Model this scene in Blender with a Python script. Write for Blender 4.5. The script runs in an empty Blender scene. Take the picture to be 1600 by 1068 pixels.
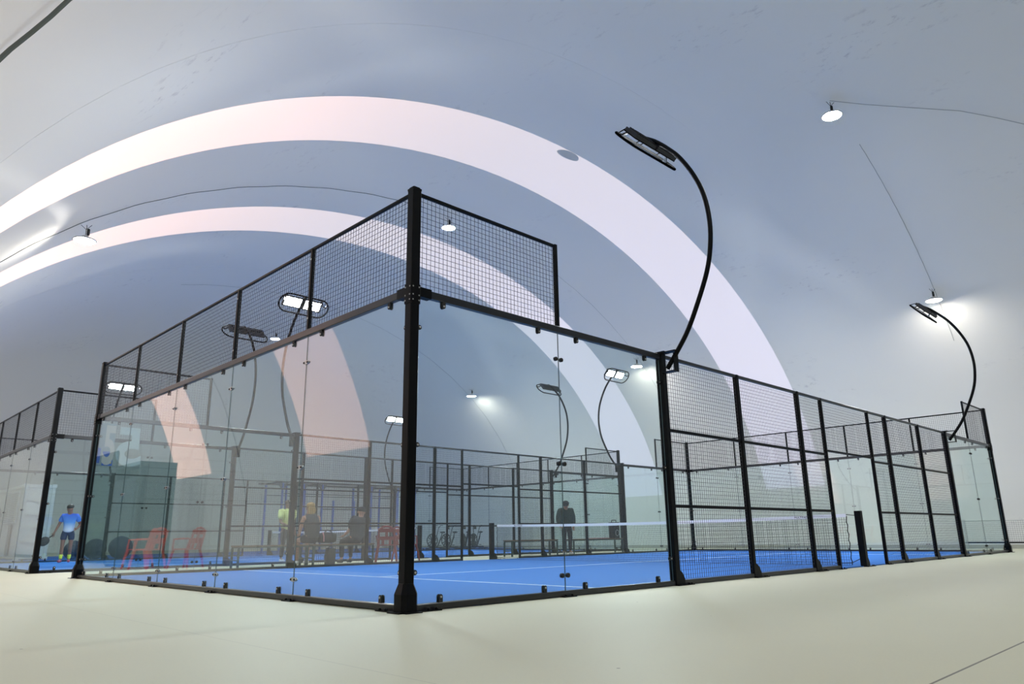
import bpy, bmesh, math, random
from mathutils import Vector, Matrix
random.seed(7)
PI = math.pi
SC = bpy.context.scene
COL = SC.collection

# ------------------------------------------------------------------ camera
cam_d = bpy.data.cameras.new('camera'); cam = bpy.data.objects.new('camera', cam_d); COL.objects.link(cam)
YAW, PITCH, ROLL, FPX = 0.7960, 0.2609, -0.0146, 1134.76
fw = Vector((math.cos(YAW)*math.cos(PITCH), math.sin(YAW)*math.cos(PITCH), math.sin(PITCH)))
rt = Vector((math.sin(YAW), -math.cos(YAW), 0)); up = rt.cross(fw)
rt2 = rt*math.cos(ROLL) + up*math.sin(ROLL); up2 = up*math.cos(ROLL) - rt*math.sin(ROLL)
M = Matrix((rt2, up2, -fw)).transposed().to_4x4(); M.translation = Vector((-3.8892, -5.3081, 0.613))
cam.matrix_world = M
cam_d.sensor_width = 36; cam_d.lens = FPX*36/1600; cam_d.clip_start = 0.05; cam_d.clip_end = 400
SC.camera = cam

# ------------------------------------------------------------------ view, sampling options
vs = SC.view_settings
vs.view_transform = 'Standard'; vs.look = 'None'; vs.gamma = 1; vs.exposure = 0.06; vs.use_curve_mapping = False
cy = SC.cycles
cy.use_denoising = True
cy.max_bounces = 14; cy.diffuse_bounces = 6; cy.glossy_bounces = 5; cy.transmission_bounces = 4; cy.transparent_max_bounces = 48
cy.sample_clamp_indirect = 4; cy.caustics_reflective = False; cy.caustics_refractive = False

# ------------------------------------------------------------------ sky at dusk (sunset glow towards -X)
W = bpy.data.worlds.new('dusk_sky'); SC.world = W; W.use_nodes = True
nt = W.node_tree; nt.nodes.clear()
def N(t, kind, **kw):
    n = t.nodes.new(kind)
    for k, v in kw.items(): setattr(n, k, v)
    return n
def math_node(t, op, a, b=None, clamp=False):
    n = N(t, 'ShaderNodeMath', operation=op); n.use_clamp = clamp
    for i, v in enumerate((a, b)):
        if v is None: continue
        if isinstance(v, (int, float)): n.inputs[i].default_value = v
        else: t.links.new(v, n.inputs[i])
    return n.outputs[0]
def mix_col(t, fac, a, b, blend='MIX'):
    n = N(t, 'ShaderNodeMix', data_type='RGBA', blend_type=blend)
    for s, v in ((0, fac), (6, a), (7, b)):
        if isinstance(v, (int, float)): n.inputs[s].default_value = v
        elif isinstance(v, tuple): n.inputs[s].default_value = (*v, 1)
        else: t.links.new(v, n.inputs[s])
    return n.outputs[2]
SKY_ZENITH = (0.75, 0.70, 0.71); SKY_EAST = (1.26, 1.28, 1.72); SKY_GLOW = (3.0, 2.2, 1.9); GROUND_EAST = (0.25, 0.25, 0.28); GROUND_WEST = (12.0, 6.6, 4.9)  # west ground glow is added below the horizon to brighten the strip feet
SKY_STRENGTH = 1.0
tc = N(nt, 'ShaderNodeTexCoord'); sp = N(nt, 'ShaderNodeSeparateXYZ'); nt.links.new(tc.outputs['Generated'], sp.inputs[0])
west = math_node(nt, 'MULTIPLY', math_node(nt, 'POWER', math_node(nt, 'MAXIMUM', math_node(nt, 'MULTIPLY', sp.outputs['X'], -1), 0), 3.0),
                 math_node(nt, 'POWER', math_node(nt, 'SUBTRACT', 1.0, math_node(nt, 'MAXIMUM', sp.outputs['Z'], 0)), 2.0))
east = math_node(nt, 'MAXIMUM', sp.outputs['X'], 0)
c1 = mix_col(nt, east, SKY_ZENITH, SKY_EAST)
c2 = mix_col(nt, west, c1, SKY_GLOW)
below = math_node(nt, 'GREATER_THAN', math_node(nt, 'MULTIPLY', sp.outputs['Z'], -1), 0.0)
c3 = mix_col(nt, below, c2, mix_col(nt, west, GROUND_EAST, GROUND_WEST))
bg = N(nt, 'ShaderNodeBackground'); bg.inputs[1].default_value = SKY_STRENGTH; nt.links.new(c3, bg.inputs[0])
wo = N(nt, 'ShaderNodeOutputWorld'); nt.links.new(bg.outputs[0], wo.inputs[0])

FLOOD = 610.0      # radiance of each flood lens
BAY = 320.0         # radiance of each hanging lamp's diffuser

# ------------------------------------------------------------------ materials
def pm(name, col, rough=0.5, metal=0.0, spec=0.5, emit=None, estr=0.0, noise=None):
    m = bpy.data.materials.new(name); m.use_nodes = True
    t = m.node_tree; b = t.nodes['Principled BSDF']
    b.inputs['Base Color'].default_value = (*col, 1); b.inputs['Roughness'].default_value = rough
    b.inputs['Metallic'].default_value = metal; b.inputs['Specular IOR Level'].default_value = spec
    if emit: b.inputs['Emission Color'].default_value = (*emit, 1); b.inputs['Emission Strength'].default_value = estr
    if noise:
        sc, amt = noise
        tc = N(t, 'ShaderNodeTexCoord'); nz = N(t, 'ShaderNodeTexNoise'); nz.inputs['Scale'].default_value = sc
        nz.inputs['Detail'].default_value = 5
        t.links.new(tc.outputs['Object'], nz.inputs['Vector'])
        lo = tuple(c*(1-amt) for c in col); hi = tuple(min(1, c*(1+amt)) for c in col)
        t.links.new(mix_col(t, nz.outputs['Fac'], lo, hi), b.inputs['Base Color'])
    return m

MT = {}
MT['black'] = pm('black_powder_coat', (0.003, 0.0035, 0.0045), 0.36, 0, 0.11)
MT['rail'] = pm('satin_black_rail', (0.008, 0.009, 0.012), 0.30, 0, 0.5)
MT['matte'] = pm('matte_black', (0.003, 0.003, 0.003), 0.9, 0, 0.0)
MT['wire'] = pm('black_wire', (0.022, 0.023, 0.028), 0.35, 0, 0.6)
MT['rubber'] = pm('black_rubber', (0.008, 0.008, 0.008), 0.6)
MT['steel'] = pm('brushed_steel', (0.45, 0.47, 0.47), 0.35, 0.85)
MT['bolt'] = pm('bolt_steel', (0.5, 0.5, 0.48), 0.35, 0.9)
MT['edge'] = pm('glass_edge', (0.07, 0.12, 0.125), 0.3)
MT['line'] = pm('turf_line', (0.62, 0.72, 0.86), 0.9)
MT['white'] = pm('white_tape', (0.78, 0.80, 0.88), 0.7)
MT['cord'] = pm('net_cord', (0.012, 0.013, 0.016), 0.8)
MT['wood'] = pm('bench_wood', (0.16, 0.09, 0.045), 0.6, noise=(14, 0.35))
MT['green_metal'] = pm('dark_green_metal', (0.015, 0.045, 0.04), 0.5)
MT['red_plastic'] = pm('red_plastic', (0.80, 0.09, 0.035), 0.45)
MT['dark_red'] = pm('dark_red_plastic', (0.22, 0.015, 0.018), 0.5)
MT['blue_metal'] = pm('blue_rig_metal', (0.03, 0.10, 0.42), 0.45)
MT['grey_black'] = pm('grey_black_metal', (0.02, 0.022, 0.026), 0.5)
MT['container'] = pm('container_white', (0.72, 0.74, 0.73), 0.55, noise=(3, 0.06))
MT['slat_dark'] = pm('louvre_gap', (0.22, 0.25, 0.26), 0.7)
MT['bag'] = pm('black_bag_fabric', (0.010, 0.011, 0.014), 0.75)
MT['pink'] = pm('pink_strap', (0.55, 0.25, 0.28), 0.7)
MT['ball'] = pm('tennis_ball_felt', (0.62, 0.78, 0.08), 0.9)
MT['dark_blue'] = pm('dark_blue_vinyl', (0.012, 0.03, 0.07), 0.5)
MT['cable'] = pm('cable_sheath', (0.11, 0.13, 0.12), 0.6)
MT['cable_pale'] = pm('pale_cable_sheath', (0.38, 0.39, 0.38), 0.6)
MT['lamp_shell'] = pm('lamp_shell', (0.55, 0.54, 0.52), 0.4, 0.3)
MT['door_dark'] = pm('dark_vinyl', (0.035, 0.06, 0.062), 0.6)
MT['curb'] = pm('concrete_curb', (0.42, 0.42, 0.37), 0.85, noise=(6, 0.12))
MT['decal'] = pm('white_vinyl', (0.80, 0.86, 0.87), 0.6)
MT['decal_beige'] = pm('beige_vinyl', (0.72, 0.68, 0.63), 0.6)
MT['poster_blue'] = pm('poster_blue', (0.02, 0.14, 0.62), 0.6)
MT['poster_yellow'] = pm('poster_yellow', (0.75, 0.58, 0.05), 0.6)
MT['poster_pale'] = pm('poster_pale', (0.42, 0.50, 0.55), 0.7)
MT['ink'] = pm('dark_print', (0.02, 0.022, 0.05), 0.8)
MT['flood'] = pm('flood_lens', (0.9, 0.93, 1.0), 0.3, emit=(0.90, 0.96, 1.0), estr=FLOOD)
MT['bay'] = pm('bay_diffuser', (1, 0.97, 0.9), 0.3, emit=(1.0, 0.95, 0.86), estr=BAY)
# people
MT['skin'] = pm('skin', (0.42, 0.23, 0.16), 0.55)
MT['skin_dark'] = pm('skin_tanned', (0.25, 0.125, 0.085), 0.55)
MT['hair_dark'] = pm('dark_hair', (0.018, 0.015, 0.014), 0.6)
MT['hair_blonde'] = pm('blonde_hair', (0.42, 0.27, 0.10), 0.6)
MT['hair_grey'] = pm('short_brown_hair', (0.10, 0.055, 0.04), 0.7)
MT['eye'] = pm('eye_dark', (0.02, 0.015, 0.012), 0.3)
MT['lip'] = pm('lip', (0.28, 0.10, 0.08), 0.5)
MT['yellow_shirt'] = pm('pale_yellow_shirt', (0.74, 0.78, 0.30), 0.85)
MT['grey_tank'] = pm('dark_grey_tank', (0.045, 0.047, 0.05), 0.85)
MT['dark_shirt'] = pm('charcoal_shirt', (0.03, 0.033, 0.04), 0.85)
MT['green_jacket'] = pm('dark_green_jacket', (0.018, 0.036, 0.03), 0.8)
MT['black_cloth'] = pm('black_cloth', (0.012, 0.014, 0.02), 0.85)
MT['navy_cloth'] = pm('navy_shorts', (0.02, 0.035, 0.085), 0.85)
MT['neon'] = pm('neon_sock', (0.66, 0.86, 0.10), 0.8)
MT['white_shoe'] = pm('white_shoe', (0.7, 0.7, 0.7), 0.6)
MT['red_shoe'] = pm('red_black_shoe', (0.40, 0.04, 0.05), 0.6)

def make_shirt_material():      # sublimated sports shirt: royal blue at the shoulders fading to white at the hem
    m = bpy.data.materials.new('blue_fade_shirt'); m.use_nodes = True; t = m.node_tree; b = t.nodes['Principled BSDF']
    tc = N(t, 'ShaderNodeTexCoord'); s = N(t, 'ShaderNodeSeparateXYZ'); t.links.new(tc.outputs['Object'], s.inputs[0])
    r = N(t, 'ShaderNodeValToRGB'); e = r.color_ramp.elements
    e[0].position = 0.0; e[0].color = (0.85, 0.87, 0.9, 1); e[1].position = 1.0; e[1].color = (0.015, 0.09, 0.62, 1)
    k = r.color_ramp.elements.new(0.18); k.color = (0.62, 0.76, 0.88, 1)
    k = r.color_ramp.elements.new(0.5); k.color = (0.08, 0.30, 0.72, 1)
    t.links.new(math_node(t, 'MULTIPLY', math_node(t, 'SUBTRACT', s.outputs['Z'], 0.93), 1/0.55, True), r.inputs[0])
    t.links.new(r.outputs[0], b.inputs['Base Color']); b.inputs['Roughness'].default_value = 0.8
    return m
MT['blue_shirt'] = make_shirt_material()

def make_glass():
    m = bpy.data.materials.new('tempered_glass'); m.use_nodes = True; t = m.node_tree; t.nodes.clear()
    g = N(t, 'ShaderNodeNewGeometry'); d = N(t, 'ShaderNodeVectorMath', operation='DOT_PRODUCT')
    t.links.new(g.outputs['Normal'], d.inputs[0]); t.links.new(g.outputs['Incoming'], d.inputs[1])
    c = math_node(t, 'ABSOLUTE', d.outputs['Value'])
    f5 = math_node(t, 'POWER', math_node(t, 'SUBTRACT', 1.0, c, True), 4.6)
    F = math_node(t, 'ADD', math_node(t, 'MULTIPLY', f5, 0.66), 0.064, True)
    tr = N(t, 'ShaderNodeBsdfTransparent'); tr.inputs[0].default_value = (0.908, 0.962, 0.956, 1)
    gl = N(t, 'ShaderNodeBsdfGlossy'); gl.inputs['Roughness'].default_value = 0.0; gl.inputs[0].default_value = (1, 1, 1, 1)
    mx = N(t, 'ShaderNodeMixShader'); t.links.new(F, mx.inputs[0]); t.links.new(tr.outputs[0], mx.inputs[1]); t.links.new(gl.outputs[0], mx.inputs[2])
    o = N(t, 'ShaderNodeOutputMaterial'); t.links.new(mx.outputs[0], o.inputs[0])
    return m
MT['glass'] = make_glass()

def make_membrane(name, transl, tcol, base, stains):
    m = bpy.data.materials.new(name); m.use_nodes = True; t = m.node_tree; t.nodes.clear()
    di = N(t, 'ShaderNodeBsdfDiffuse'); trl = N(t, 'ShaderNodeBsdfTranslucent'); trl.inputs[0].default_value = (*tcol, 1)
    gl = N(t, 'ShaderNodeBsdfGlossy'); gl.inputs['Roughness'].default_value = 0.38; gl.inputs[0].default_value = (1, 1, 1, 1)
    di.inputs[0].default_value = (*base, 1)
    if stains:
        tc = N(t, 'ShaderNodeTexCoord'); mp = N(t, 'ShaderNodeMapping'); mp.inputs['Scale'].default_value = (0.9, 0.45, 0.9)
        t.links.new(tc.outputs['Object'], mp.inputs[0])
        n1 = N(t, 'ShaderNodeTexNoise'); n1.inputs['Scale'].default_value = 0.55; n1.inputs['Detail'].default_value = 3
        n2 = N(t, 'ShaderNodeTexNoise'); n2.inputs['Scale'].default_value = 6.0; n2.inputs['Detail'].default_value = 8; n2.inputs['Roughness'].default_value = 0.7
        n3 = N(t, 'ShaderNodeTexNoise'); n3.inputs['Scale'].default_value = 0.22; n3.inputs['Detail'].default_value = 4
        for n in (n1, n2, n3): t.links.new(mp.outputs[0], n.inputs['Vector'])
        a = math_node(t, 'MULTIPLY', math_node(t, 'SUBTRACT', n1.outputs['Fac'], 0.57), 9.0, True)
        b = math_node(t, 'MULTIPLY', math_node(t, 'SUBTRACT', n2.outputs['Fac'], 0.56), 9.0, True)
        f = math_node(t, 'MULTIPLY', math_node(t, 'MULTIPLY', a, b), 0.5)
        c0 = mix_col(t, n3.outputs['Fac'], tuple(x*0.96 for x in base), tuple(min(1, x*1.04) for x in base))
        t.links.new(mix_col(t, f, c0, (0.36, 0.32, 0.31)), di.inputs[0])
    m1 = N(t, 'ShaderNodeMixShader'); m1.inputs[0].default_value = transl
    t.links.new(di.outputs[0], m1.inputs[1]); t.links.new(trl.outputs[0], m1.inputs[2])
    m2 = N(t, 'ShaderNodeMixShader'); m2.inputs[0].default_value = 0.022
    t.links.new(m1.outputs[0], m2.inputs[1]); t.links.new(gl.outputs[0], m2.inputs[2])
    o = N(t, 'ShaderNodeOutputMaterial'); t.links.new(m2.outputs[0], o.inputs[0])
    return m
MT['membrane'] = make_membrane('grey_membrane', 0.12, (0.55, 0.76, 0.98), (0.775, 0.75, 0.685), True)
MT['strip'] = make_membrane('translucent_membrane', 0.72, (0.98, 0.98, 0.98), (0.8, 0.8, 0.8), False)
MT['patch'] = pm('patch_membrane', (0.60, 0.61, 0.63), 0.6)
MT['seam'] = pm('welded_seam', (0.68, 0.66, 0.60), 0.6)

def make_floor():
    m = bpy.data.materials.new('polished_concrete'); m.use_nodes = True; t = m.node_tree; b = t.nodes['Principled BSDF']
    tc = N(t, 'ShaderNodeTexCoord'); s = N(t, 'ShaderNodeSeparateXYZ'); t.links.new(tc.outputs['Object'], s.inputs[0])
    n1 = N(t, 'ShaderNodeTexNoise'); n1.inputs['Scale'].default_value = 0.35; n1.inputs['Detail'].default_value = 6
    n2 = N(t, 'ShaderNodeTexNoise'); n2.inputs['Scale'].default_value = 60; n2.inputs['Detail'].default_value = 2
    n3 = N(t, 'ShaderNodeTexVoronoi'); n3.inputs['Scale'].default_value = 2.2
    mp = N(t, 'ShaderNodeMapping'); mp.inputs['Scale'].default_value = (1.0, 0.18, 1.0); t.links.new(tc.outputs['Object'], mp.inputs[0])
    n4 = N(t, 'ShaderNodeTexNoise'); n4.inputs['Scale'].default_value = 1.4; n4.inputs['Detail'].default_value = 7; n4.inputs['Roughness'].default_value = 0.65
    for n in (n1, n2, n3): t.links.new(tc.outputs['Object'], n.inputs['Vector'])
    t.links.new(mp.outputs[0], n4.inputs['Vector'])
    base = mix_col(t, n1.outputs['Fac'], (0.535, 0.535, 0.41), (0.63, 0.632, 0.49))
    base = mix_col(t, math_node(t, 'MULTIPLY', n4.outputs['Fac'], 0.5), base, (0.61, 0.595, 0.455))
    base = mix_col(t, math_node(t, 'MULTIPLY', math_node(t, 'SUBTRACT', n2.outputs['Fac'], 0.5), 0.4, True), base, (0.42, 0.42, 0.36))
    speck = math_node(t, 'LESS_THAN', n3.outputs['Distance'], 0.022)
    base = mix_col(t, math_node(t, 'MULTIPLY', speck, 0.75), base, (0.10, 0.10, 0.09))
    # saw-cut joints: one along X and one faint one along Y
    j1 = math_node(t, 'LESS_THAN', math_node(t, 'ABSOLUTE', math_node(t, 'ADD', s.outputs['Y'], 4.17)), 0.006)
    j2 = math_node(t, 'LESS_THAN', math_node(t, 'ABSOLUTE', math_node(t, 'ADD', s.outputs['X'], 1.75)), 0.0035)
    base = mix_col(t, math_node(t, 'MULTIPLY', j1, 0.85), base, (0.09, 0.085, 0.075))
    base = mix_col(t, math_node(t, 'MULTIPLY', j2, 0.35), base, (0.25, 0.24, 0.21))
    t.links.new(base, b.inputs['Base Color']); b.inputs['Roughness'].default_value = 0.55; b.inputs['Specular IOR Level'].default_value = 0.35
    return m
MT['floor'] = make_floor()

def make_turf(name, lo, hi):
    m = bpy.data.materials.new(name); m.use_nodes = True; t = m.node_tree; b = t.nodes['Principled BSDF']
    tc = N(t, 'ShaderNodeTexCoord'); n = N(t, 'ShaderNodeTexNoise'); n.inputs['Scale'].default_value = 160; n.inputs['Detail'].default_value = 3
    n2 = N(t, 'ShaderNodeTexNoise'); n2.inputs['Scale'].default_value = 0.6; n2.inputs['Detail'].default_value = 4
    t.links.new(tc.outputs['Object'], n.inputs['Vector']); t.links.new(tc.outputs['Object'], n2.inputs['Vector'])
    c = mix_col(t, n.outputs['Fac'], lo, hi)
    c = mix_col(t, math_node(t, 'MULTIPLY', n2.outputs['Fac'], 0.25), c, (0.07, 0.235, 0.57))
    t.links.new(c, b.inputs['Base Color']); b.inputs['Roughness'].default_value = 0.95; b.inputs['Specular IOR Level'].default_value = 0.15
    return m
MT['turf'] = make_turf('blue_turf', (0.024, 0.125, 0.45), (0.055, 0.21, 0.60))
MT['gym_turf'] = make_turf('gym_blue_mat', (0.02, 0.10, 0.42), (0.04, 0.16, 0.55))

# ------------------------------------------------------------------ mesh helpers
class MB:
    def __init__(s): s.v = []; s.f = []; s.m = []
    def add(s, vs, fs, mi=0):
        o = len(s.v); s.v += [tuple(v) for v in vs]; s.f += [tuple(i+o for i in f) for f in fs]; s.m += [mi]*len(fs); return s
    def box(s, c, d, mi=0, R=None):
        x, y, z = d[0]/2, d[1]/2, d[2]/2
        vs = [Vector((a*x, b*y, e*z)) for a in (-1, 1) for b in (-1, 1) for e in (-1, 1)]
        if R is not None: vs = [R @ v for v in vs]
        vs = [v + Vector(c) for v in vs]
        return s.add(vs, [(0, 1, 3, 2), (4, 6, 7, 5), (0, 4, 5, 1), (2, 3, 7, 6), (0, 2, 6, 4), (1, 5, 7, 3)], mi)
    def bar(s, axis, a0, a1, c, d, ch=0.006, mi=0):
        """bar along axis (0,1,2) from a0 to a1, centre c of the two other axes, size d, chamfered edges"""
        x, y = d[0]/2, d[1]/2
        pr = [(x-ch, -y), (x, -y+ch), (x, y-ch), (x-ch, y), (-x+ch, y), (-x, y-ch), (-x, -y+ch), (-x+ch, -y)]
        o = [i for i in range(3) if i != axis]
        if axis == 1: pr = pr[::-1]
        vs = []
        for a in (a0, a1):
            for p in pr:
                v = [0, 0, 0]; v[axis] = a; v[o[0]] = c[0]+p[0]; v[o[1]] = c[1]+p[1]; vs.append(v)
        n = 8
        fs = [(i, (i+1) % n, n+(i+1) % n, n+i) for i in range(n)] + [tuple(range(n))[::-1], tuple(range(n, 2*n))]
        return s.add(vs, fs, mi)
    def wire(s, p, q, w, mi=0):
        p, q = Vector(p), Vector(q); d = (q-p).normalized()
        a = d.orthogonal().normalized() if abs(d.z) < .99 and abs(d.x) < .99 and abs(d.y) < .99 else Vector((0, 0, 1)) if abs(d.z) < .5 else Vector((1, 0, 0))
        b = d.cross(a); h = w/2
        vs = [e + a*i*h + b*j*h for e in (p, q) for i, j in ((1, 1), (-1, 1), (-1, -1), (1, -1))]
        return s.add(vs, [(0, 1, 5, 4), (1, 2, 6, 5), (2, 3, 7, 6), (3, 0, 4, 7)], mi)
    def tube(s, pts, r, n=10, mi=0, cap=True, closed=False):
        P = [Vector(p) for p in pts]; m = len(P); rr = r if isinstance(r, (list, tuple)) else [r]*m
        T = []
        for i in range(m):
            a = P[i-1] if (i > 0 or closed) else P[i]; b = P[(i+1) % m] if (i < m-1 or closed) else P[i]
            T.append((b-a).normalized())
        u = T[0].orthogonal().normalized(); vs = []
        for i in range(m):
            u = (u - T[i]*u.dot(T[i])).normalized(); w = T[i].cross(u)
            for k in range(n):
                an = 2*PI*k/n; vs.append(P[i] + (u*math.cos(an)+w*math.sin(an))*rr[i])
        fs = []
        for i in range(m if closed else m-1):
            j = (i+1) % m
            for k in range(n): fs.append((i*n+k, i*n+(k+1) % n, j*n+(k+1) % n, j*n+k))
        if cap and not closed: fs += [tuple(range(n))[::-1], tuple(range((m-1)*n, m*n))]
        return s.add(vs, fs, mi)
    def lathe(s, prof, o=(0, 0, 0), n=20, mi=0, axis=2):
        vs = []; o = Vector(o)
        for r, h in prof:
            for k in range(n):
                a = 2*PI*k/n; c, d = r*math.cos(a), r*math.sin(a)
                vs.append(o + Vector({2: (c, d, h), 1: (d, h, c), 0: (h, c, d)}[axis]))
        fs = [(i*n+k, i*n+(k+1) % n, (i+1)*n+(k+1) % n, (i+1)*n+k) for i in range(len(prof)-1) for k in range(n)]
        fs += [tuple(range(n))[::-1], tuple(range((len(prof)-1)*n, len(prof)*n))]
        return s.add(vs, fs, mi)
    def ell(s, c, r, n=12, m=8, mi=0, R=None):
        vs = []; c = Vector(c)
        for i in range(1, m):
            t = PI*i/m
            for k in range(n):
                a = 2*PI*k/n; v = Vector((r[0]*math.sin(t)*math.cos(a), r[1]*math.sin(t)*math.sin(a), r[2]*math.cos(t)))
                vs.append(c + (R @ v if R is not None else v))
        top = Vector((0, 0, r[2])); 
        if R is not None: top = R @ top
        vs += [c+top, c-top]
        fs = [((i+1)*n+k, (i+1)*n+(k+1) % n, i*n+(k+1) % n, i*n+k) for i in range(m-2) for k in range(n)]
        a, b = len(vs)-2, len(vs)-1
        fs += [(k, (k+1) % n, a) for k in range(n)] + [((m-2)*n+(k+1) % n, (m-2)*n+k, b) for k in range(n)]
        return s.add(vs, fs, mi)
    def prism(s, poly, axis, a0, a1, mi=0):
        o = [i for i in range(3) if i != axis]; n = len(poly); vs = []
        for a in (a0, a1):
            for p in poly:
                v = [0, 0, 0]; v[axis] = a; v[o[0]] = p[0]; v[o[1]] = p[1]; vs.append(v)
        return s.add(vs, [(i, (i+1) % n, n+(i+1) % n, n+i) for i in range(n)] + [tuple(range(n))[::-1], tuple(range(n, 2*n))], mi)
    def mesh(s, name, mats, smooth=True, fix=True):
        me = bpy.data.meshes.new(name); me.from_pydata(s.v, [], s.f)
        for m in (mats if isinstance(mats, (list, tuple)) else [mats]): me.materials.append(MT[m] if isinstance(m, str) else m)
        me.polygons.foreach_set('material_index', s.m)
        if fix:
            bm = bmesh.new(); bm.from_mesh(me); bmesh.ops.recalc_face_normals(bm, faces=bm.faces); bm.to_mesh(me); bm.free()
        if smooth:
            me.polygons.foreach_set('use_smooth', [True]*len(me.polygons)); me.set_sharp_from_angle(angle=math.radians(35))
        me.update(); return me
    def build(s, name, mats, parent=None, loc=(0, 0, 0), smooth=True, fix=True):
        return link(name, s.mesh(name, mats, smooth, fix), parent, loc)

def link(name, me, parent=None, loc=(0, 0, 0), R=None):
    o = bpy.data.objects.new(name, me); COL.objects.link(o)
    if parent: o.parent = parent
    o.location = loc
    if R is not None: o.rotation_euler = R
    return o
def thing(name, label, cat, loc=(0, 0, 0), rz=0, group=None):
    o = bpy.data.objects.new(name, None); COL.objects.link(o); o.location = loc; o.rotation_euler = (0, 0, rz); o.empty_display_size = .2
    return tag(o, label, cat, group)
def tag(o, label, cat, group=None):
    o['label'] = label; o['category'] = cat
    if group: o['group'] = group
    return o
def struct(o, label=None):
    o['kind'] = 'structure'
    if label: o['label'] = label
    return o
def copy_tree(o, parent=None):
    c = o.copy(); COL.objects.link(c); c.parent = parent
    for ch in list(o.children): copy_tree(ch, c)
    return c
def relabel(o, label, group=None):
    o['label'] = label
    if group: o['group'] = group

# ------------------------------------------------------------------ the air dome
XC, AX, BZ = 10.2, 14.4, 10.98
Y0, Y1, CAP = -14.0, 36.0, 12.0
S1 = (6.54, 8.93); S2 = (13.91, 16.27)
ZS = 2.3
ts = math.asin(ZS/BZ)
TH = [ts*i/4 for i in range(4)] + [ts + (PI-2*ts)*i/72 for i in range(73)] + [PI-ts + ts*i/4 for i in range(1, 5)]
def dome_pt(th, y):
    k = 1.0
    if y < Y0: k = math.sqrt(max(0, 1-((Y0-y)/CAP)**2))
    if y > Y1: k = math.sqrt(max(0, 1-((y-Y1)/CAP)**2))
    return (XC + AX*math.cos(th)*k, y, BZ*math.sin(th)*k)
ys = [Y0 - CAP*math.sin(PI/2*(1-i/14)) for i in range(14)] + [Y0 + i*(S1[0]-Y0)/14 for i in range(14)]
ys += [S1[0], (S1[0]+S1[1])/2, S1[1]] + [S1[1]+(S2[0]-S1[1])*i/4 for i in (1, 2, 3)] + [S2[0], (S2[0]+S2[1])/2, S2[1]]
ys += [S2[1] + i*(Y1-S2[1])/14 for i in range(1, 15)] + [Y1 + CAP*math.sin(PI/2*i/14) for i in range(1, 15)]
ys[0] += 0.001; ys[-1] -= 0.001
def dome_part(keep):
    b = MB(); idx = {}
    def vid(i, j):
        if (i, j) not in idx:
            idx[(i, j)] = len(b.v); b.v.append(dome_pt(TH[j], ys[i]))
        return idx[(i, j)]
    for i in range(len(ys)-1):
        for j in range(len(TH)-1):
            ym = (ys[i]+ys[i+1])/2; tm = (TH[j]+TH[j+1])/2
            if keep(ym, tm): b.f.append((vid(i, j), vid(i, j+1), vid(i+1, j+1), vid(i+1, j))); b.m.append(0)
    return b
instrip = lambda y, t, S: S[0] < y < S[1] and ts < t < PI-ts
def dome_obj(name, keep, mat):
    me = dome_part(keep).mesh(name, mat, smooth=False, fix=False)
    me.polygons.foreach_set('use_smooth', [True]*len(me.polygons))
    return struct(link(name, me))
dome_obj('ceiling', lambda y, t: not instrip(y, t, S1) and not instrip(y, t, S2), 'membrane')
dome_obj('window_1', lambda y, t: instrip(y, t, S1), 'strip')
dome_obj('window_2', lambda y, t: instrip(y, t, S2), 'strip')

# floor slab
fl = MB().box((XC, 11, -0.1), (30, 76, 0.2)).build('floor', 'floor', smooth=False); struct(fl)
# concrete curb along both long sides
for nm, sgn in (('baseboard_east', 1), ('baseboard_west', -1)):
    struct(MB().box((XC+sgn*(AX-0.09), 11, 0.06), (0.16, 50, 0.12)).build(nm, 'curb', smooth=False))

def dome_in(th, y, off=0.05):
    p = Vector(dome_pt(th, y)); n = Vector((math.cos(th)/AX, 0, math.sin(th)/BZ)).normalized()
    return p - n*off
# welded seams across the membrane
for k, (yy) in enumerate((-5.6, 3.6, 20.6)):
    struct(MB().tube([dome_in(PI*i/60, yy, 0.0008) for i in range(61)], 0.0016, 5, cap=False).build('trim_%d' % (k+1), 'membrane'))
# little membrane patch on the edge of the nearer strip
pt = MB(); pts = []
for i in range(18):
    a = 2*PI*i/18; rx, ry = 0.42*(1+0.06*math.sin(3*a)), 0.17
    pts.append((rx*math.cos(a), ry*math.sin(a)))
vs_ = []
for off in (0.012, 0.02):
    for (u, w) in pts:
        th = PI/2 - u/AX; vs_.append(dome_in(th, 6.70+w, off))
pt.add(vs_, [(i, (i+1) % 18, 18+(i+1) % 18, 18+i) for i in range(18)] + [tuple(range(18))[::-1], tuple(range(18, 36))])
tag(pt.build('membrane_patch', 'membrane'), 'small grey oval patch on the edge of the bright roof strip', 'patch')

# ------------------------------------------------------------------ padel court
CW, CL = 9.78, 20.0
ZR, ZT = 2.865, 3.88          # rail height, top of the upper mesh
MX = [4.05, 6.0, 8.0, 8.93, 11.07, 12.0, 14.0, 15.95]
BY = [CW*k/5 for k in range(6)]
_cache = {}
def cached(key, fn):
    if key not in _cache: _cache[key] = fn()
    return _cache[key]

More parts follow.
